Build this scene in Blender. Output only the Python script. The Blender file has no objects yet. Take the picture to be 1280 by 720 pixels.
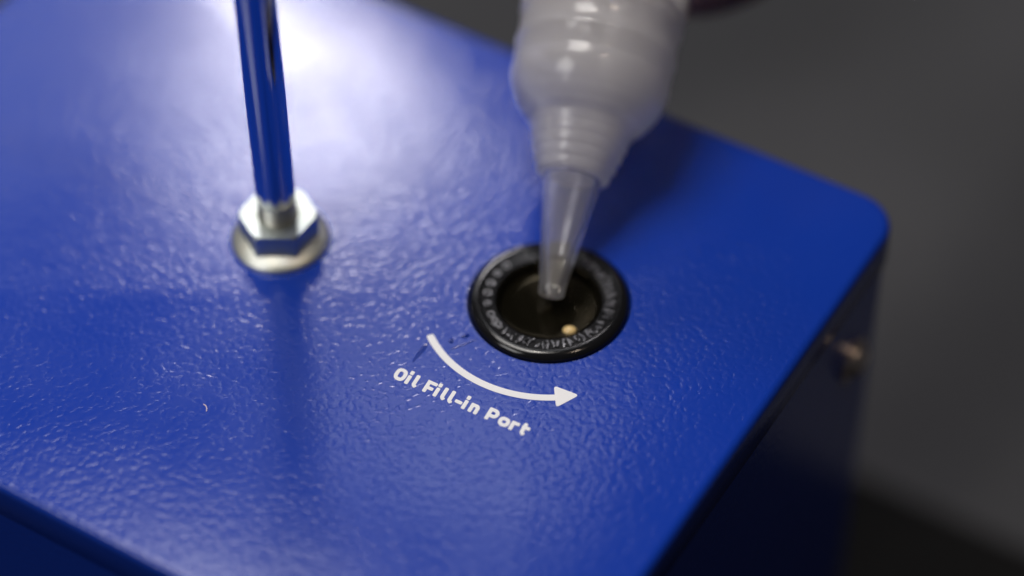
import bpy, bmesh, math, random
from mathutils import Vector, Matrix
random.seed(4)
S = bpy.context.scene
COL = S.collection
MM = 0.001

# ------------------------------------------------------------------ camera
cd = bpy.data.cameras.new('camera')
cam = bpy.data.objects.new('camera', cd); COL.objects.link(cam); S.camera = cam
R_ = Vector((0.99992, -0.00864, -0.00935)); U_ = Vector((0.01273, 0.73425, 0.67876)); F_ = Vector((0.0, 0.67862, -0.73449))
cam.matrix_world = Matrix((( R_.x, U_.x, -F_.x, -7.126 * MM),
                           ( R_.y, U_.y, -F_.y, -355.488 * MM),
                           ( R_.z, U_.z, -F_.z, 388.821 * MM),
                           (0, 0, 0, 1)))
cd.sensor_fit = 'HORIZONTAL'; cd.sensor_width = 36.0; cd.lens = 92.07
cd.clip_start = 0.02; cd.clip_end = 50.0
cd.dof.use_dof = True; cd.dof.focus_distance = 0.511; cd.dof.aperture_fstop = 2.7

# ------------------------------------------------------------------ world, lamps, exposure
w = bpy.data.worlds.new('World'); S.world = w; w.use_nodes = True
bg = w.node_tree.nodes['Background']
bg.inputs[0].default_value = (0.62, 0.66, 0.8, 1); bg.inputs[1].default_value = 0.03
S.view_settings.view_transform = 'Standard'; S.view_settings.look = 'None'
S.view_settings.exposure = 0.0; S.view_settings.gamma = 1.0


def area(name, loc, target, sx, sy, power, color, spread=180):
    l = bpy.data.lights.new(name, 'AREA'); l.shape = 'RECTANGLE'; l.size = sx; l.size_y = sy
    l.energy = power; l.color = color; l.spread = math.radians(spread)
    o = bpy.data.objects.new(name, l); COL.objects.link(o); o.location = loc
    d = Vector(target) - Vector(loc)
    o.rotation_euler = d.to_track_quat('-Z', 'Y').to_euler()
    return o


area('overhead_lamp', (-0.20, 0.15, 0.80), (0, 0, 0), 0.36, 0.36, 3.7, (1.0, 0.96, 0.92))
area('ceiling_spot', (-0.10, 0.26, 1.30), (0, 0, 0), 0.035, 0.035, 1.0, (1.0, 0.90, 0.78))
area('back_softbox', (-0.158, 1.02, 0.775), (-0.05, 0.09, 0), 0.19, 0.18, 3.7, (1.0, 0.96, 1.0))
area('side_panel_lamp', (-0.46, 1.00, 0.68), (-0.05, 0.09, 0), 0.40, 0.30, 0.50, (0.94, 0.96, 1.0))
area('bench_lamp', (-0.045, 0.74, 1.03), (-0.02, -0.03, 0), 0.24, 0.11, 0.36, (0.93, 0.95, 1.0))
area('shop_lamp', (0.42, -0.22, 1.25), (0, 0, 0), 0.06, 0.06, 1.2, (1.0, 0.80, 0.62))
area('front_left_fill', (-0.85, -0.55, 0.85), (0, 0, 0), 0.50, 0.50, 3.6, (1.0, 0.98, 0.96))  # unseen fill light, added to lift the front-left side and the bottle

# ------------------------------------------------------------------ frames of reference (millimetres)
TH = math.radians(-31.9128)
UX = Vector((math.cos(TH), math.sin(TH), 0)); VX = Vector((-math.sin(TH), math.cos(TH), 0))


def uv(u, v, z=0.0):
    return UX * u + VX * v + Vector((0, 0, z))


# ------------------------------------------------------------------ helpers
def empty(name, loc):
    o = bpy.data.objects.new(name, None); COL.objects.link(o); o.location = Vector(loc) * MM
    o.empty_display_size = 0.02
    return o


def tag(o, label=None, cat=None, group=None, kind=None):
    for k, x in (('label', label), ('category', cat), ('group', group), ('kind', kind)):
        if x: o[k] = x
    return o


def top_of(p):
    v = Vector((0, 0, 0))
    while p is not None:
        v = v + p.location; p = p.parent
    return v


def obj(name, verts, faces, m, parent=None, origin=None, smooth=True, angle=35):
    """verts in world millimetres -> one mesh object (a part when it has a parent)."""
    base = top_of(parent) if parent else Vector((0, 0, 0))
    o0 = (Vector(origin) * MM - base) if origin is not None else Vector((0, 0, 0))
    me = bpy.data.meshes.new(name)
    me.from_pydata([tuple(Vector(p) * MM - base - o0) for p in verts], [], faces)
    bm = bmesh.new(); bm.from_mesh(me)
    bmesh.ops.recalc_face_normals(bm, faces=bm.faces); bm.to_mesh(me); bm.free()
    for p in me.polygons: p.use_smooth = smooth
    if smooth: me.set_sharp_from_angle(angle=math.radians(angle))
    me.materials.append(m)
    o = bpy.data.objects.new(name, me); COL.objects.link(o)
    o.location = o0
    if parent: o.parent = parent
    return o


def lathe(profile, n=96, closed=False, M=None, radial=None, caps=True):
    """profile [(r, z)] turned about z; closed -> a ring-shaped solid. M places it."""
    V, Fc = [], []
    k = len(profile)
    for i in range(n):
        a = 2 * math.pi * i / n
        for r, z in profile:
            rr = r if radial is None else radial(r, z, a)
            V.append(Vector((rr * math.cos(a), rr * math.sin(a), z)))
    for i in range(n):
        j = (i + 1) % n
        for q in range(k if closed else k - 1):
            q2 = (q + 1) % k
            Fc.append((i * k + q, j * k + q, j * k + q2, i * k + q2))
    if not closed and caps:
        for q in (0, k - 1):
            if profile[q][0] > 1e-6:
                Fc.append(tuple(i * k + q for i in range(n)))
    if M is not None: V = [M @ p for p in V]
    return V, Fc


def join(*parts):
    V, Fc = [], []
    for v, f in parts:
        b = len(V); V += list(v); Fc += [tuple(i + b for i in q) for q in f]
    return V, Fc


def rrect(u0, u1, v0, v1, r, z, n=10):
    P = []
    for cu, cv, a0 in ((u1 - r, v1 - r, 0), (u0 + r, v1 - r, 90), (u0 + r, v0 + r, 180), (u1 - r, v0 + r, 270)):
        for i in range(n + 1):
            a = math.radians(a0 + 90 * i / n)
            P.append(uv(cu + r * math.cos(a), cv + r * math.sin(a), z))
    return P


def loft(loops, cap0=True, cap1=True):
    V, Fc = [], []
    n = len(loops[0])
    for L in loops: V += L
    for k in range(len(loops) - 1):
        for i in range(n):
            j = (i + 1) % n
            Fc.append((k * n + i, k * n + j, (k + 1) * n + j, (k + 1) * n + i))
    if cap0: Fc.append(tuple(range(n)))
    if cap1: Fc.append(tuple(range((len(loops) - 1) * n, len(loops) * n)))
    return V, Fc


def ribbon(pts, wd, z0, z1, to_world, round_ends=True, closed=False):
    """flat stroke of width wd along 2-D pts, a thin solid from z0 to z1."""
    pts = [Vector((p[0], p[1])) for p in pts]
    n = len(pts); L, Rr = [], []
    for i, p in enumerate(pts):
        a = pts[i - 1] if (i > 0 or closed) else p
        b = pts[(i + 1) % n] if (i < n - 1 or closed) else p
        d1 = (p - a).normalized() if (p - a).length > 0 else (b - p).normalized()
        d2 = (b - p).normalized() if (b - p).length > 0 else d1
        d = (d1 + d2).normalized(); nn = Vector((-d.y, d.x))
        c = max(0.5, nn.dot(Vector((-d1.y, d1.x))))
        L.append(p + nn * wd / 2 / c); Rr.append(p - nn * wd / 2 / c)
    if closed:
        V, Fc = [], []
        for z in (z0, z1):
            V += [to_world(p.x, p.y, z) for p in L]; V += [to_world(p.x, p.y, z) for p in Rr]
        for i in range(n):
            j = (i + 1) % n
            Fc += [(i, j, n + j, n + i), (2 * n + i, 2 * n + j, 3 * n + j, 3 * n + i),
                   (i, j, 2 * n + j, 2 * n + i), (n + i, n + j, 3 * n + j, 3 * n + i)]
        return V, Fc
    out = list(L)
    caps = [(math.pi * k / 10) for k in range(1, 10)]
    sq = lambda x: math.copysign(abs(x) ** 0.55, x)          # squarish rounded stroke ends
    if round_ends:
        d = (pts[-1] - pts[-2]).normalized(); nn = Vector((-d.y, d.x))
        out += [pts[-1] + (nn * sq(math.cos(t)) + d * sq(math.sin(t))) * wd / 2 for t in caps]
    out += list(reversed(Rr))
    if round_ends:
        d = (pts[0] - pts[1]).normalized(); nn = Vector((-d.y, d.x))
        out += [pts[0] + (nn * sq(math.cos(t)) + d * sq(math.sin(t))) * wd / 2 for t in caps]
    return prism(out, z0, z1, to_world)


def prism(outline, z0, z1, to_world):
    m = len(outline)
    V = [to_world(p[0], p[1], z0) for p in outline] + [to_world(p[0], p[1], z1) for p in outline]
    Fc = [tuple(range(m)), tuple(range(m, 2 * m))] + [(i, (i + 1) % m, m + (i + 1) % m, m + i) for i in range(m)]
    return V, Fc


# ------------------------------------------------------------------ materials
def mat(name, color, rough=0.5, metal=0.0, **kw):
    m = bpy.data.materials.new(name); m.use_nodes = True
    b = m.node_tree.nodes['Principled BSDF']
    b.inputs['Base Color'].default_value = (*color, 1); b.inputs['Roughness'].default_value = rough
    b.inputs['Metallic'].default_value = metal
    for k, x in kw.items(): b.inputs[k].default_value = x
    return m


def nodes(m):
    return m.node_tree.nodes, m.node_tree.links, m.node_tree.nodes['Principled BSDF']


def add_noise(m, scale, detail=2.0, rough=0.5, dist=0.0):
    N, L, b = nodes(m)
    tc = N.new('ShaderNodeTexCoord'); t = N.new('ShaderNodeTexNoise')
    t.inputs['Scale'].default_value = scale; t.inputs['Detail'].default_value = detail
    t.inputs['Roughness'].default_value = rough; t.inputs['Distortion'].default_value = dist
    L.new(tc.outputs['Object'], t.inputs['Vector'])
    return t


def bump(m, height, strength, distance, prev=None):
    N, L, b = nodes(m)
    bp = N.new('ShaderNodeBump'); bp.inputs['Strength'].default_value = strength; bp.inputs['Distance'].default_value = distance
    L.new(height, bp.inputs['Height'])
    if prev is not None: L.new(prev.outputs['Normal'], bp.inputs['Normal'])
    L.new(bp.outputs['Normal'], b.inputs['Normal'])
    return bp


def ramp(m, fac, stops):
    N, L, b = nodes(m)
    r = N.new('ShaderNodeValToRGB'); L.new(fac, r.inputs[0])
    e = r.color_ramp.elements
    while len(e) < len(stops): e.new(0.5)
    for q, (p, c) in zip(e, stops):
        q.position = p; q.color = (*c, 1) if len(c) == 3 else c
    return r


# blue leather-grain powder coat
blue = mat('blue_powder_coat', (0.006, 0.042, 0.385), 0.2, **{'Specular IOR Level': 0.5})
N, L, b = nodes(blue)
t1 = add_noise(blue, 830, 0.6, 0.45, 0.4)
r1 = ramp(blue, t1.outputs['Fac'], ((0.29, (0, 0, 0)), (0.47, (0.66, 0.66, 0.66)), (0.72, (1, 1, 1))))
t2 = add_noise(blue, 190, 2.0, 0.5, 0.0)
b2 = bump(blue, t2.outputs['Fac'], 0.04, 0.00025)
t3 = add_noise(blue, 34, 3.0, 0.6)
amp = N.new('ShaderNodeMapRange'); L.new(t3.outputs['Fac'], amp.inputs[0])          # grain depth wanders over the sheet
for q, x in zip((1, 2, 3, 4), (0.3, 0.7, 0.45, 1.0)): amp.inputs[q].default_value = x
mul = N.new('ShaderNodeMath'); mul.operation = 'MULTIPLY'
L.new(r1.outputs['Color'], mul.inputs[0]); L.new(amp.outputs[0], mul.inputs[1])
b1 = bump(blue, mul.outputs[0], 0.38, 0.00011, b2)
r3 = ramp(blue, t3.outputs['Fac'], ((0.3, (0.155, 0.155, 0.155)), (0.7, (0.215, 0.215, 0.215))))
L.new(r3.outputs['Color'], b.inputs['Roughness'])

white_ink = mat('white_ink', (0.84, 0.84, 0.86), 0.45)
t = add_noise(white_ink, 560, 1.0, 0.45, 0.6); bump(white_ink, t.outputs['Fac'], 0.12, 0.0001)

zinc = mat('zinc_plate', (0.7, 0.7, 0.7), 0.44, 1.0)
t = add_noise(zinc, 260, 3, 0.6)
r = ramp(zinc, t.outputs['Fac'], ((0.25, (0.86, 0.88, 0.85)), (0.5, (0.80, 0.82, 0.74)), (0.8, (0.88, 0.84, 0.72))))
N, L, b = nodes(zinc); L.new(r.outputs['Color'], b.inputs['Base Color']); bump(zinc, t.outputs['Fac'], 0.12, 0.0001)

chrome = mat('polished_steel', (0.54, 0.55, 0.58), 0.10, 1.0)
t = add_noise(chrome, 120, 3, 0.6); bump(chrome, t.outputs['Fac'], 0.06, 0.0001)

black_gloss = mat('black_plastic', (0.008, 0.008, 0.009), 0.13)
t = add_noise(black_gloss, 900, 3, 0.6); bump(black_gloss, t.outputs['Fac'], 0.10, 0.00006)
black_oily = mat('oily_black_plastic', (0.004, 0.0035, 0.002), 0.09, **{'IOR': 1.45, 'Specular IOR Level': 0.2, 'Specular Tint': (1.0, 0.80, 0.45, 1)})
t = add_noise(black_oily, 300, 2, 0.5); bump(black_oily, t.outputs['Fac'], 0.04, 0.0001)
mark_plastic = mat('glint_grey_plastic', (0.15, 0.15, 0.17), 0.2)  # base colour lightened to carry silvery glints on the raised strokes
t = add_noise(mark_plastic, 1100, 2, 0.5); bump(mark_plastic, t.outputs['Fac'], 0.9, 0.00035)

screw_steel = mat('screw_steel', (0.92, 0.80, 0.70), 0.36, 1.0)

grey = mat('grey_laminate', (0.080, 0.080, 0.084), 0.7)
t = add_noise(grey, 3.2, 3, 0.5)
r = ramp(grey, t.outputs['Fac'], ((0.35, (0.022, 0.023, 0.026)), (0.65, (0.076, 0.077, 0.084))))  # broad mottle puts soft pools of light and shade into the colour
N, L, b = nodes(grey); L.new(r.outputs['Color'], b.inputs['Base Color'])
rubber = mat('black_rubber', (0.006, 0.006, 0.006), 0.8, **{'Specular IOR Level': 0.15})
t = add_noise(rubber, 400, 3, 0.6); bump(rubber, t.outputs['Fac'], 0.3, 0.0003)


def plastic(name, haze, rough, tint=(0.93, 0.93, 0.95)):
    """translucent moulded polyethylene: rough glass mixed with a milky scattering share."""
    m = bpy.data.materials.new(name); m.use_nodes = True
    N, L = m.node_tree.nodes, m.node_tree.links
    N.clear()
    out = N.new('ShaderNodeOutputMaterial')
    g = N.new('ShaderNodeBsdfPrincipled')
    g.inputs['Base Color'].default_value = (*tint, 1); g.inputs['Roughness'].default_value = rough
    g.inputs['Transmission Weight'].default_value = 1.0; g.inputs['IOR'].default_value = 1.22; g.inputs['Coat Weight'].default_value = 1.0; g.inputs['Coat Roughness'].default_value = 0.08
    d = N.new('ShaderNodeBsdfPrincipled'); d.inputs['Base Color'].default_value = (0.95, 0.92, 0.91, 1); d.inputs['Roughness'].default_value = 0.3
    tr = N.new('ShaderNodeBsdfTranslucent'); tr.inputs['Color'].default_value = (0.96, 0.94, 0.93, 1)
    a = N.new('ShaderNodeMixShader'); a.inputs[0].default_value = 0.5
    L.new(d.outputs[0], a.inputs[1]); L.new(tr.outputs[0], a.inputs[2])
    x = N.new('ShaderNodeMixShader'); x.inputs[0].default_value = haze
    L.new(g.outputs[0], x.inputs[1]); L.new(a.outputs[0], x.inputs[2])
    L.new(x.outputs[0], out.inputs['Surface'])
    return m


cap_plastic = plastic('milky_plastic', 0.44, 0.13)
nozzle_plastic = plastic('clear_plastic', 0.15, 0.07)
body_plastic = plastic('bottle_plastic', 0.30, 0.20)
wet = mat('oil_wet_paint', (0.004, 0.028, 0.26), 0.08, **{'Specular IOR Level': 0.3})
oil = mat('clear_oil', (0.98, 0.93, 0.74), 0.02, **{'Transmission Weight': 1.0, 'IOR': 1.46})
skin = mat('skin', (0.46, 0.27, 0.19), 0.5, **{'Subsurface Weight': 0.15, 'Subsurface Radius': (0.006, 0.002, 0.001)})
t = add_noise(skin, 90, 4, 0.6)
r = ramp(skin, t.outputs['Fac'], ((0.3, (0.40, 0.22, 0.15)), (0.7, (0.50, 0.30, 0.22))))
N, L, b = nodes(skin); L.new(r.outputs['Color'], b.inputs['Base Color'])
t = add_noise(skin, 700, 3, 0.6); bump(skin, t.outputs['Fac'], 0.25, 0.0004)
sleeve_m = mat('dark_cloth', (0.03, 0.032, 0.04), 0.9)

# ------------------------------------------------------------------ table and mat
ZT = -160.0
V, Fc = loft([[Vector((x, y, z)) for x, y in ((-1500, -1100), (1500, -1100), (1500, 1900), (-1500, 1900))] for z in (ZT - 30, ZT)])
tag(obj('tabletop', V, Fc, grey, smooth=False), kind='structure')
V, Fc = loft([rrect(-330, 330, -250, 113, 8, ZT), rrect(-330, 330, -250, 113, 8, ZT + 2.2), rrect(-329.2, 329.2, -249.2, 112.2, 7.2, ZT + 3)])
tag(obj('rubber_mat', V, Fc, rubber), 'flat black rubber mat under the blue machine on the grey table', 'mat')

# ------------------------------------------------------------------ the blue machine
U0, U1, V0, V1 = -153.6, 50.28, -94.27, 60.65
machine = empty('testing_machine', uv((U0 + U1) / 2, (V0 + V1) / 2, ZT + 3))
tag(machine, 'blue powder coated metal machine housing with white arrow and oil fill lettering', 'machine')

RC, RE = 9.5, 1.8
loops = []
for k in range(7):
    a = math.radians(90 * k / 6)
    ins = RE * (1 - math.sin(a)); z = -RE * (1 - math.cos(a))
    loops.append(rrect(U0 + ins, U1 - ins, V0 + ins, V1 - ins, RC - ins, z))
loops.append(rrect(U0, U1, V0, V1, RC, -9.6))
loops.append(rrect(U0 + .3, U1 - .3, V0 + .3, V1 - .3, RC - .3, -10.0))
loops.append(rrect(U0 + .8, U1 - .8, V0 + .8, V1 - .8, RC - .8, -10.0))
V, Fc = loft(loops, cap0=False, cap1=False)
# top sheet with the round hole for the filler
bm = bmesh.new()
o_in = [bm.verts.new(p) for p in loops[0]]
hole = [bm.verts.new((16.6 * math.cos(2 * math.pi * i / 96), 16.6 * math.sin(2 * math.pi * i / 96), 0)) for i in range(96)]
ed = [bm.edges.new((q[i], q[(i + 1) % len(q)])) for q in (o_in, hole) for i in range(len(q))]
bmesh.ops.triangle_fill(bm, edges=ed, use_beauty=True)
bm.verts.index_update()
T = ([v.co.copy() for v in bm.verts], [tuple(v.index for v in f.verts) for f in bm.faces]); bm.free()
n = 96
Hw = ([Vector((16.6 * math.cos(2 * math.pi * i / n), 16.6 * math.sin(2 * math.pi * i / n), z)) for z in (0, -2) for i in range(n)],
      [(i, (i + 1) % n, n + (i + 1) % n, n + i) for i in range(n)])
V, Fc = join((V, Fc), T, Hw)
me_lid = obj('top_cover', V, Fc, blue, machine, smooth=True, angle=40)
bm = bmesh.new(); bm.from_mesh(me_lid.data); bmesh.ops.remove_doubles(bm, verts=bm.verts, dist=1e-6)
bmesh.ops.recalc_face_normals(bm, faces=bm.faces); bm.to_mesh(me_lid.data); bm.free()
me_lid.data.set_sharp_from_angle(angle=math.radians(40))
i_ = 0.55
V, Fc = loft([rrect(U0 + i_, U1 - i_, V0 + i_, V1 - i_, RC - i_, z) for z in (-3.0, ZT + 3)])
obj('body', V, Fc, blue, machine)

# side screw: washer face + pan head with a cross recess
axis_u = UX
Ms = Matrix(((VX.x, 0, UX.x, 0), (VX.y, 0, UX.y, 0), (0, 1, 0, 0), (0, 0, 0, 1)))
c = uv(U1 - i_, 41.2, -28.4)
Ms = Matrix.Translation(c) @ Ms
prof = [(5.2, 0), (5.2, 0.7), (5.0, 0.9), (4.0, 0.95), (4.0, 1.2)] + [(4.0 * math.cos(math.radians(q)), 1.2 + 2.2 * math.sin(math.radians(q))) for q in range(10, 80, 10)] + [(0.5, 3.38), (0, 3.4)]
V, Fc = lathe(prof, 40, M=Ms)
sc = obj('screw', V, Fc, screw_steel, machine)
for k in range(2):
    a = math.radians(45 + 90 * k)
    P = [(-1.1, -.25), (1.1, -.25), (1.1, .25), (-1.1, .25)]
    V, Fc = prism(P, 3.0, 3.42 + 0.01 * k, lambda x, y, z, a=a: Ms @ Vector((x * math.cos(a) - y * math.sin(a), x * math.sin(a) + y * math.cos(a), z)))
    obj('slot', V, Fc, black_gloss, sc, smooth=False)

# printed arrow
W = lambda x, y, z: Vector((x, y, z))
pts = [(25.35 * math.cos(math.radians(a)), 25.35 * math.sin(math.radians(a))) for a in [-158.6 + (158.6 - 87.5) * k / 40 for k in range(41)]]
strk = ribbon(pts, 1.5, 0.0, 0.05, W)


def pol(r, a): return Vector((r * math.cos(math.radians(a)), r * math.sin(math.radians(a))))


tri = [pol(22.3, -88.6), pol(25.4, -77.6), pol(27.9, -88.2)]
outl = []
for i in range(3):                     # rounded corners
    p, a, b_ = tri[i], tri[i - 1], tri[(i + 1) % 3]
    A = p + (a - p).normalized() * 0.9; B = p + (b_ - p).normalized() * 0.9
    for k in range(6):
        s = k / 5; outl.append((1 - s) ** 2 * A + 2 * s * (1 - s) * p + s * s * B)
head = prism(outl, 0.0, 0.058, W)
obj('printed_arrow', *join(strk, head), white_ink, machine, smooth=False)

# printed lettering: stroked rounded capitals on a straight baseline along the housing
SK = -0.10
XS, CH = 2.35, 3.15
OU, OV = -15.1, -32.55


def arc(cx, cy, rx, ry, a0, a1, n=9):
    return [(cx + rx * math.cos(math.radians(a0 + (a1 - a0) * k / n)), cy + ry * math.sin(math.radians(a0 + (a1 - a0) * k / n))) for k in range(n + 1)]


def sup(cx, cy, rx, ry, n=28):
    o = []
    for k in range(n):
        a = 2 * math.pi * k / n; c_, s_ = math.cos(a), math.sin(a)
        o.append((cx + rx * math.copysign(abs(c_) ** .75, c_), cy + ry * math.copysign(abs(s_) ** .75, s_)))
    return o


wS = 0.80
h = wS / 2
LET = {
    'O': [(sup(0.05, CH / 2, 0.88, CH / 2 - h), True)],
    'i': [([(0, h), (0, XS - h)], False), ([(0, CH - .22), (0, CH - .02)], False)],
    'l': [([(0, CH - h), (0, h + .42)] + arc(.62, h + .42, .62, .52, 180, 236, 6), False)],
    'F': [([(0, h), (0, CH - h), (1.45, CH - h)], False), ([(0.2, 1.35), (1.15, 1.35)], False)],
    '-': [([(-.25, 1.15), (.55, 1.15)], False)],
    'n': [([(0, h), (0, XS - h)], False), ([(0.1, XS - h), (.75, XS - h)] + arc(.80, XS - h - .45, .45, .45, 80, 0, 5) + [(1.25, h)], False)],
    'P': [([(0, h), (0, CH - h)], False), ([(.1, CH - h), (1.0, CH - h)] + arc(1.0, (CH - h + 1.25) / 2, .62, (CH - h - 1.25) / 2, 80, -80, 8) + [(1.0, 1.25), (0.2, 1.25)], False)],
    'o': [(sup(0, XS / 2, 0.80, XS / 2 - h), True)],
    'r': [([(0, h), (0, XS - h)], False), ([(0.1, XS - h - .08), (.95, XS - h)], False)],
    't': [([(0, CH - .55), (0, h + .42)] + arc(.62, h + .42, .62, .52, 180, 236, 6), False), ([(-.1, XS - h), (.85, XS - h)], False)],
}
place = [('O', 0.0), ('i', 1.95), ('l', 3.5), ('F', 6.1), ('i', 8.5), ('l', 10.05), ('l', 11.7), ('-', 13.45), ('i', 15.0), ('n', 16.5),
         ('P', 20.3), ('o', 23.9), ('r', 25.7), ('t', 28.1)]
parts = []
for ch, x0 in place:
    for k, (pl, cl) in enumerate(LET[ch]):
        TW = lambda x, y, z, x0=x0: uv(OU + x0 + x + SK * y + .25 * (1 - (x0 + x) / 28), OV + y - .65 * (1 - (x0 + x) / 28), z)
        parts.append(ribbon(pl, wS, 0.0, 0.05 + 0.008 * k, TW, True, cl))
obj('printed_lettering', *join(*parts), white_ink, machine, smooth=False)

# ------------------------------------------------------------------ steel rod and flange nut (parts of the machine)
NX, NY = -54.93, 18.35
TR = Matrix.Translation((NX, NY, 0))
prof = [(10.2, 0.0), (10.25, 0.5), (10.1, 0.9), (9.7, 1.3), (9.0, 1.72), (8.2, 2.12), (7.4, 2.45), (7.0, 2.58), (4.0, 2.6)]
V, Fc = lathe([(3.9, 0.0)] + prof, 72, closed=True, M=TR)
nut = empty('flange_nut', (0, 0, 0)); nut.parent = None
bpy.data.objects.remove(nut)
# hexagon with chamfered crown
AF = 14.4
hexr = AF / math.sqrt(3)
loops = []
rot = math.radians(-2)


def hexring(z, cone):
    P = []
    for i in range(96):
        a = 2 * math.pi * i / 96
        seg = ((a - rot) + math.pi / 6) % (math.pi / 3) - math.pi / 6      # flats centred on a = rot + k*60
        rr = AF / 2 / math.cos(seg)
        P.append(Vector((NX, NY, z)) + Vector((math.cos(a - math.pi / 2), math.sin(a - math.pi / 2), 0)) * min(rr, cone))
    return P


hexV = loft([hexring(2.0, 99), hexring(6.7, 99), hexring(7.15, 8.25), hexring(7.6, 7.75), [Vector((NX, NY, 7.6)) + (p - Vector((NX, NY, 7.6))).normalized() * 4.3 for p in hexring(7.6, 7.7)],
              [Vector((NX, NY, 7.0)) + (p - Vector((NX, NY, 7.0))).normalized() * 3.7 for p in hexring(7.0, 7.4)]], True, False)
zinc_hex = zinc.copy(); zinc_hex.name = 'zinc_hex'; zinc_hex.node_tree.nodes['Principled BSDF'].inputs['Roughness'].default_value = 0.45
for e_ in [n_ for n_ in zinc_hex.node_tree.nodes if n_.type == 'VALTORGB'][0].color_ramp.elements: e_.color = (e_.color[0] * .62, e_.color[1] * .66, e_.color[2] * .68, 1)  # hexagon's copy darkened in colour to subdue the softbox reflection
nutm = obj('flange_nut', *hexV, zinc_hex, machine, smooth=True, angle=22)
obj('flange', V, Fc, zinc, nutm)
tp = []
z = 5.0
while z < 12.4:
    tp += [(3.55, z), (3.95, z + 0.5)]; z += 1.0
V, Fc = lathe([(0, 4.9)] + tp + [(3.5, z), (0, z + .1)], 48, M=TR)
rod_prof = [(0, 10.9), (3.1, 10.9), (3.75, 11.5), (4.0, 12.3), (4.0, 219), (3.4, 220), (0, 220)]
V2, F2 = lathe(rod_prof, 64, M=TR)
rod = obj('steel_rod', V2, F2, chrome, machine)
obj('screw_thread', V, Fc, zinc, rod)

# ------------------------------------------------------------------ oil filler (part of the machine)
prof = [(16.0, -1.5), (16.25, -0.9)]
for k in range(0, 9):
    a = math.radians(90 * k / 8); prof.append((14.35 + 1.9 * math.cos(a), -0.3 + 1.75 * math.sin(a)))
prof += [(14.1, 1.42), (13.9, 1.15), (13.7, 0.95), (11.0, 0.85), (10.7, 0.6)]
V, Fc = lathe([(0, -2.6)] + [(15.9, -2.6)] + prof + [(10.68, 0.2), (10.66, -2.0), (0, -2.0)], 128)
port = obj('oil_filler', V, Fc, black_gloss, machine)
port['label'] = 'round black plastic filler ring with raised lettering on its rim'
dish = [(10.62, 0.75), (10.35, 0.55), (10.05, 0.15), (9.8, -0.35)]
for k in range(9):                                  # shallow saucer, its tilt rising to 7 degrees at the wall
    r_ = 9.6 - 0.5 * k; dish.append((r_, -1.05 + 0.5 * math.tan(math.radians(7)) * (r_ - 5.6) ** 2 / 4.0))
dish += [(4.0, -1.08), (1.15, -1.10), (0.95, -0.85), (0.65, -0.76), (0.4, -0.92), (0, -0.94)]
obj('dished_cap', *lathe(dish, 96, caps=False), black_oily, port, angle=50)

# the small raised marks round the rim (unreadable moulded characters after T and O)
marks = []


def mark_stroke(r_, adeg, pl, closed=False, hgt=0.32, wd=0.30):
    a = math.radians(adeg)
    er = Vector((math.cos(a), math.sin(a))); et = Vector((math.sin(a), -math.cos(a)))   # reads clockwise, tops outward
    marks.append(ribbon(pl, wd, 0.80, 0.88 + hgt, lambda x, y, z: Vector((*(er * (r_ + y) + et * x), z)), False, closed))


GL = [[([(0, -1), (0, 1)], 0), ([(-.5, .95), (.5, .95)], 0)], [(sup(0, 0, .5, .85, 14), 1)],
      [([(-.5, 1), (0, -1), (.5, 1)], 0)], [([(-.5, -1), (-.45, 1), (.45, -1), (.5, 1)], 0)],
      [([(-.4, -1), (-.4, 1)], 0), ([(-.4, .9), (.5, .9)], 0), ([(-.4, 0), (.3, 0)], 0), ([(-.4, -.9), (.5, -.9)], 0)],
      [([(.5, .8), (-.3, .9), (-.5, .3), (.4, -.2), (.4, -.8), (-.5, -.9)], 0)],
      [([(-.5, -1), (0, 1), (.5, -1)], 0), ([(-.25, -.3), (.25, -.3)], 0)]]
ang = 52.0
rnd = random.Random(9)
seq = 0
while ang > -150:
    g = GL[0] if seq == 0 else GL[1] if seq == 1 else [([(rnd.uniform(-.55, .55), rnd.uniform(-1.2, 1.2)) for _ in range(rnd.choice((2, 3)))], 0) for _ in range(rnd.choice((2, 3, 3)))]
    rr = 12.5 + rnd.uniform(-.12, .12)
    if seq == 2 and ang > 40: ang -= 6
    for pl, cl in g:
        mark_stroke(rr, ang + rnd.uniform(-.5, .5), [(x * 0.8 * rnd.uniform(.75, 1.15) + .12 * rnd.uniform(-1, 1), y * rnd.uniform(.75, 1.1)) for x, y in pl], bool(cl), rnd.uniform(.18, .40), .26)
    ang -= rnd.uniform(4.4, 6.0) if seq % 7 else 7.5
    seq += 1
for adeg in (172, 186, 200, 208, 214, 160, 146, 133):
    mark_stroke(12.4, adeg, sup(0, 0, rnd.uniform(.4, .7), rnd.uniform(.4, .7), 12), True, rnd.uniform(.25, .45), .3)
mk = obj('rim_lettering', *join(*marks), mark_plastic, port, smooth=False)
mk['kind'] = 'stuff'

# ------------------------------------------------------------------ oil drops and smears on the paint
def blob(name, cx, cy, pts_r, hgt, label, group):
    n = len(pts_r); V = []; Fc = []
    rings = [(1.0, -0.2), (0.93, 0.35), (0.75, 0.7), (0.45, 0.93), (0.15, 1.0)]
    for s, zz in rings:
        for (x, y) in pts_r: V.append(Vector((cx + x * s, cy + y * s, 0.0 + zz * hgt)))
    for k in range(len(rings) - 1):
        for i in range(n):
            j = (i + 1) % n; Fc.append((k * n + i, k * n + j, (k + 1) * n + j, (k + 1) * n + i))
    Fc.append(tuple(range((len(rings) - 1) * n, len(rings) * n)))
    return tag(obj(name, V, Fc, wet, origin=(cx, cy, 0.0)), label, 'oil drop', group)


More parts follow.
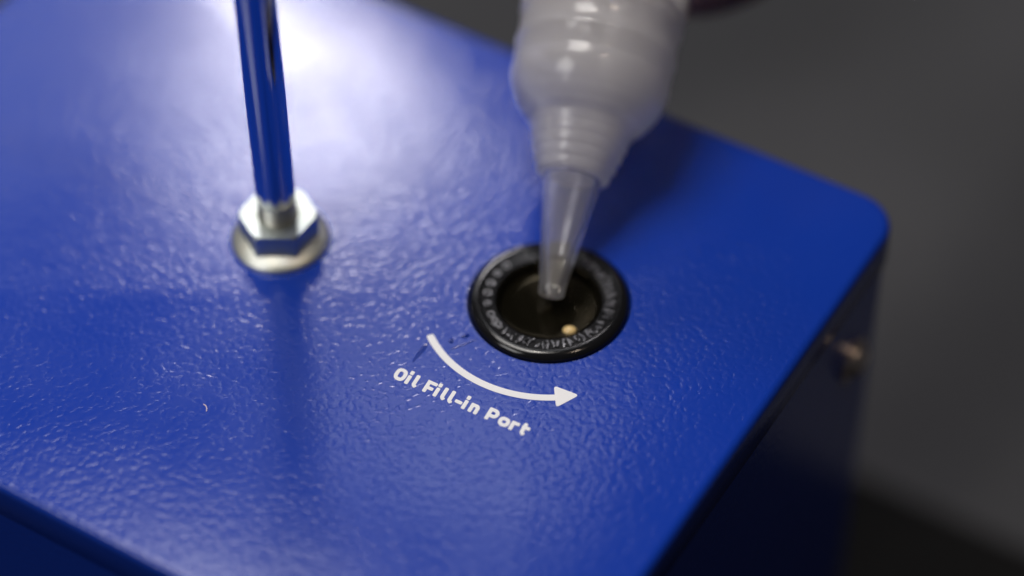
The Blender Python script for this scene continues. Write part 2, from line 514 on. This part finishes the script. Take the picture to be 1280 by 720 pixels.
def shape(rx, ry, rot, n=20, j=.15, seed=1):
    rn = random.Random(seed); a = math.radians(rot); P = []
    ph = [rn.uniform(0, 6.28) for _ in range(3)]
    for i in range(n):
        t = 2 * math.pi * i / n; q = 1 + j * (math.sin(2 * t + ph[0]) + .6 * math.sin(3 * t + ph[1]))
        x, y = rx * q * math.cos(t), ry * q * math.sin(t)
        P.append((x * math.cos(a) - y * math.sin(a), x * math.sin(a) + y * math.cos(a)))
    return P


G = 'oil spilt beside the printed arrow'
blob('oil_drop_or_glint', -16.8, -9.0, shape(.85, .5, 15, seed=1), .30, 'small clear oil drop on blue paint nearest the black filler ring', G)
blob('oil_drop_or_glint', -19.6, -10.3, shape(.6, .5, 40, seed=2), .32, 'tiny round oil drop between the arrow tail and the filler ring', G)
blob('oil_smear', -25.6, -13.0, shape(3.3, .45, 62, 28, .18, 5), .05, 'dark thin oil smear running from the arrow tail toward the lettering', G)
blob('oil_smear', -17.2, -11.3, shape(2.6, .32, 27, 28, .2, 7), .05, 'thin oil streak on blue paint beside the black filler ring', G)

lint_m = mat('pale_lint', (0.75, 0.62, 0.62), 0.8)
V, Fc = ribbon([(-67.6, -26.0), (-67.2, -26.3), (-66.9, -27.0), (-66.95, -27.7)], 0.16, 0.0, 0.14, W)
tag(obj('lint_fibre', V, Fc, lint_m, origin=(-67, -26.8, 0)), 'tiny pale lint fibre lying on the blue paint in front of the steel rod', 'lint')

amber = mat('amber_glint', (0.80, 0.58, 0.26), 0.08)  # dome added for the dish's warm glint, its amber put into the colour
V = []; Fc = []; n = 24
for q in range(9):
    a = math.radians(90 * q / 8)
    for i in range(n):
        t_ = 2 * math.pi * i / n; V.append(Vector((4.0 + 1.4 * math.cos(a) * math.cos(t_), -6.9 + 1.15 * math.cos(a) * math.sin(t_), -1.05 + 0.75 * math.sin(a))))
for q in range(8):
    for i in range(n): Fc.append((q * n + i, q * n + (i + 1) % n, (q + 1) * n + (i + 1) % n, (q + 1) * n + i))
tag(obj('oil_drop_or_glint', V, Fc, amber, origin=(4.0, -6.9, -1.05)), 'amber dome added as a warm glint inside the black filler dish', 'oil drop')

# ------------------------------------------------------------------ squeeze bottle
TIP = Vector((0.36, -0.56, 2.4)); AX = Vector((0.19, 0.887, 0.421)).normalized()
BX = AX.cross(Vector((0, 0, 1))).normalized(); BY = BX.cross(AX).normalized()     # BX right, BY up-ish
MB = Matrix(((BX.x, BY.x, AX.x, TIP.x), (BX.y, BY.y, AX.y, TIP.y), (BX.z, BY.z, AX.z, TIP.z), (0, 0, 0, 1)))
bottle = empty('squeeze_bottle', TIP)
tag(bottle, 'translucent plastic squeeze bottle tilted with its clear nozzle over the black filler', 'bottle')

noz_out = [(2.35, 0.0), (2.6, 0.25), (2.75, 2.0), (5.8, 23.5), (6.0, 25.2)]
noz_in = [(4.8, 25.2), (4.5, 22.0), (1.25, 3.0), (1.05, 1.5), (0.95, 0.0)]
obj('nozzle', *lathe(noz_out + noz_in, 64, closed=True, M=MB), nozzle_plastic, bottle, angle=60)


def fil(r0, z0, r1, z1, k=4):
    """small rounded step from (r0,z0) to (r1,z1)"""
    return [(r0 + (r1 - r0) * math.sin(math.radians(90 * i / k)), z0 + (z1 - z0) * (1 - math.cos(math.radians(90 * i / k)))) for i in range(k + 1)]


cap_out = [(6.05, 25.3), (7.0, 25.4), (7.6, 25.8), (7.75, 27.2), (8.0, 27.8), (8.5, 28.2), (8.6, 29.6), (8.85, 30.2), (9.25, 30.6), (9.35, 32.0), (9.55, 32.6), (9.95, 33.0),
           (10.0, 34.3), (10.2, 34.9), (10.5, 35.4), (10.65, 36.3), (11.2, 37.0), (12.1, 37.6), (12.8, 38.2), (13.0, 38.6), (13.5, 39.1), (14.1, 39.9), (14.6, 40.7), (14.75, 41.1), (15.1, 41.7), (15.55, 42.7), (15.95, 43.9), (16.25, 45.0), (16.45, 46.2), (16.45, 47.5),
           (16.3, 48.0), (16.3, 49.0), (16.45, 49.5), (16.5, 52.3), (16.75, 52.7), (16.75, 53.6), (16.5, 54.0), (16.55, 58.6), (16.9, 59.2), (17.1, 60.0), (17.1, 61.2), (16.8, 61.8), (16.8, 62.2)]
rib_out = [(16.9, 62.8), (16.9, 70.5), (16.4, 71.2)]
cap_in = [(15.0, 71.2), (15.0, 46.0), (14.2, 43.2), (12.3, 40.4), (9.6, 38.0), (8.4, 35.0), (7.1, 29.6), (6.05, 26.6)]
cap = obj('screw_cap', *lathe(cap_out + rib_out + cap_in, 120, closed=True, M=MB), cap_plastic, bottle, angle=60)
ribs = []
for i in range(72):
    a = 2 * math.pi * i / 72; ca, sa = math.cos(a), math.sin(a)
    P = []
    for z in (62.9, 70.3):
        for r_, t_ in ((16.75, -.32), (17.3, -.16), (17.3, .16), (16.75, .32)):
            P.append(MB @ Vector((r_ * ca - t_ * sa, r_ * sa + t_ * ca, z)))
    ribs.append((P, [(0, 1, 5, 4), (1, 2, 6, 5), (2, 3, 7, 6), (3, 0, 4, 7), (0, 1, 2, 3), (4, 5, 6, 7)]))
gr = obj('grip_ribs', *join(*ribs), cap_plastic, cap, smooth=False); gr['kind'] = 'stuff'
body_out = [(13.6, 63.0), (13.9, 63.2), (13.9, 71.6), (14.2, 72.4), (16.0, 73.2), (19.0, 75.6), (20.6, 79.0), (21.0, 83.0), (21.0, 168.0), (20.4, 171.0), (18.5, 172.4), (0.02, 172.4)]
body_in = [(0.02, 171.2), (18.2, 171.2), (19.4, 170.0), (19.9, 167.5), (19.9, 83.2), (19.5, 79.4), (18.2, 76.5), (15.6, 74.4), (12.7, 73.0), (12.7, 63.0)]
obj('bottle_body', *lathe(body_out + body_in, 80, closed=True, M=MB), body_plastic, bottle, angle=60)
# the little oil still inside, standing in the nozzle bore
obj('oil_column', *lathe([(0, 2.0), (0.98, 2.0), (1.2, 3.2), (1.9, 8.0), (0.0, 8.3)], 32, M=MB), oil, bottle)

# ------------------------------------------------------------------ the hand that holds the bottle (mostly above the picture)
def hand():
    chains = []
    # bottle-local millimetres: x right, y up-ish, z along the bottle away from the tip
    chains.append([((60, -8, 178), 24), ((54, -4, 150), 25), ((47, -10, 122), 23), ((41, -14, 98), 17)])                    # wrist to palm
    chains.append([((44, 8, 148), 17), ((40, -6, 118), 17), ((38, -14, 92), 13)])
    chains.append([((42, -14, 96), 12), ((33, -14, 76), 9.2), ((22, -26, 74), 8.4), ((4, -33, 79), 7.8), ((-14, -31, 86), 7.2)])     # index
    chains.append([((44, -16, 110), 12), ((36, -24, 98), 9.8), ((18, -35, 97), 9.0), ((-6, -34, 99), 8.2), ((-23, -23, 101), 7.4)])  # middle
    chains.append([((48, -15, 124), 12), ((38, -25, 118), 9.4), ((18, -35, 117), 8.6), ((-6, -33, 118), 7.9), ((-22, -22, 119), 7.1)])  # ring
    chains.append([((50, -12, 140), 12), ((40, -23, 137), 8.4), ((20, -33, 136), 7.5), ((0, -32, 136), 6.8), ((-14, -27, 136), 6.2)])  # little
    chains.append([((50, 6, 150), 17), ((40, 22, 132), 13), ((26, 31, 114), 10.4), ((12, 32, 100), 9.0), ((4, 31, 90), 8.2)])         # thumb
    chains.append([((60, -8, 172), 24), ((84, 0, 230), 27), ((112, 10, 300), 33), ((140, 20, 380), 38)])                               # forearm
    V, E, Rd, roots = [], [], [], []
    for c_ in chains:
        roots.append(len(V))
        for i, (p, r_) in enumerate(c_):
            if i: E.append((len(V) - 1, len(V)))
            V.append((MB @ (Vector(p) + Vector((-5, -4, 10)))) * MM); Rd.append(r_ * MM)
    me = bpy.data.meshes.new('hand'); me.from_pydata(V, E, [])
    o = bpy.data.objects.new('hand', me); COL.objects.link(o)
    sk = o.modifiers.new('skin', 'SKIN'); sk.use_smooth_shade = True; sk.branch_smoothing = 0.6
    lay = me.skin_vertices[0] if me.skin_vertices else None
    if lay is None:
        bm = bmesh.new(); bm.from_mesh(me); bm.verts.layers.skin.verify(); bm.to_mesh(me); bm.free(); lay = me.skin_vertices[0]
    for i, d in enumerate(lay.data):
        d.radius = (Rd[i], Rd[i]); d.use_root = i in roots
    s = o.modifiers.new('subdivision', 'SUBSURF'); s.levels = 2; s.render_levels = 2
    rm = o.modifiers.new('remesh', 'REMESH'); rm.mode = 'VOXEL'; rm.voxel_size = 0.0016; rm.use_smooth_shade = True
    sm = o.modifiers.new('smooth', 'SMOOTH'); sm.iterations = 6; sm.factor = 0.5
    me.materials.append(skin)
    return o


hd = hand()
tag(hd, 'bare hand gripping the translucent squeeze bottle from behind above the machine', 'hand')
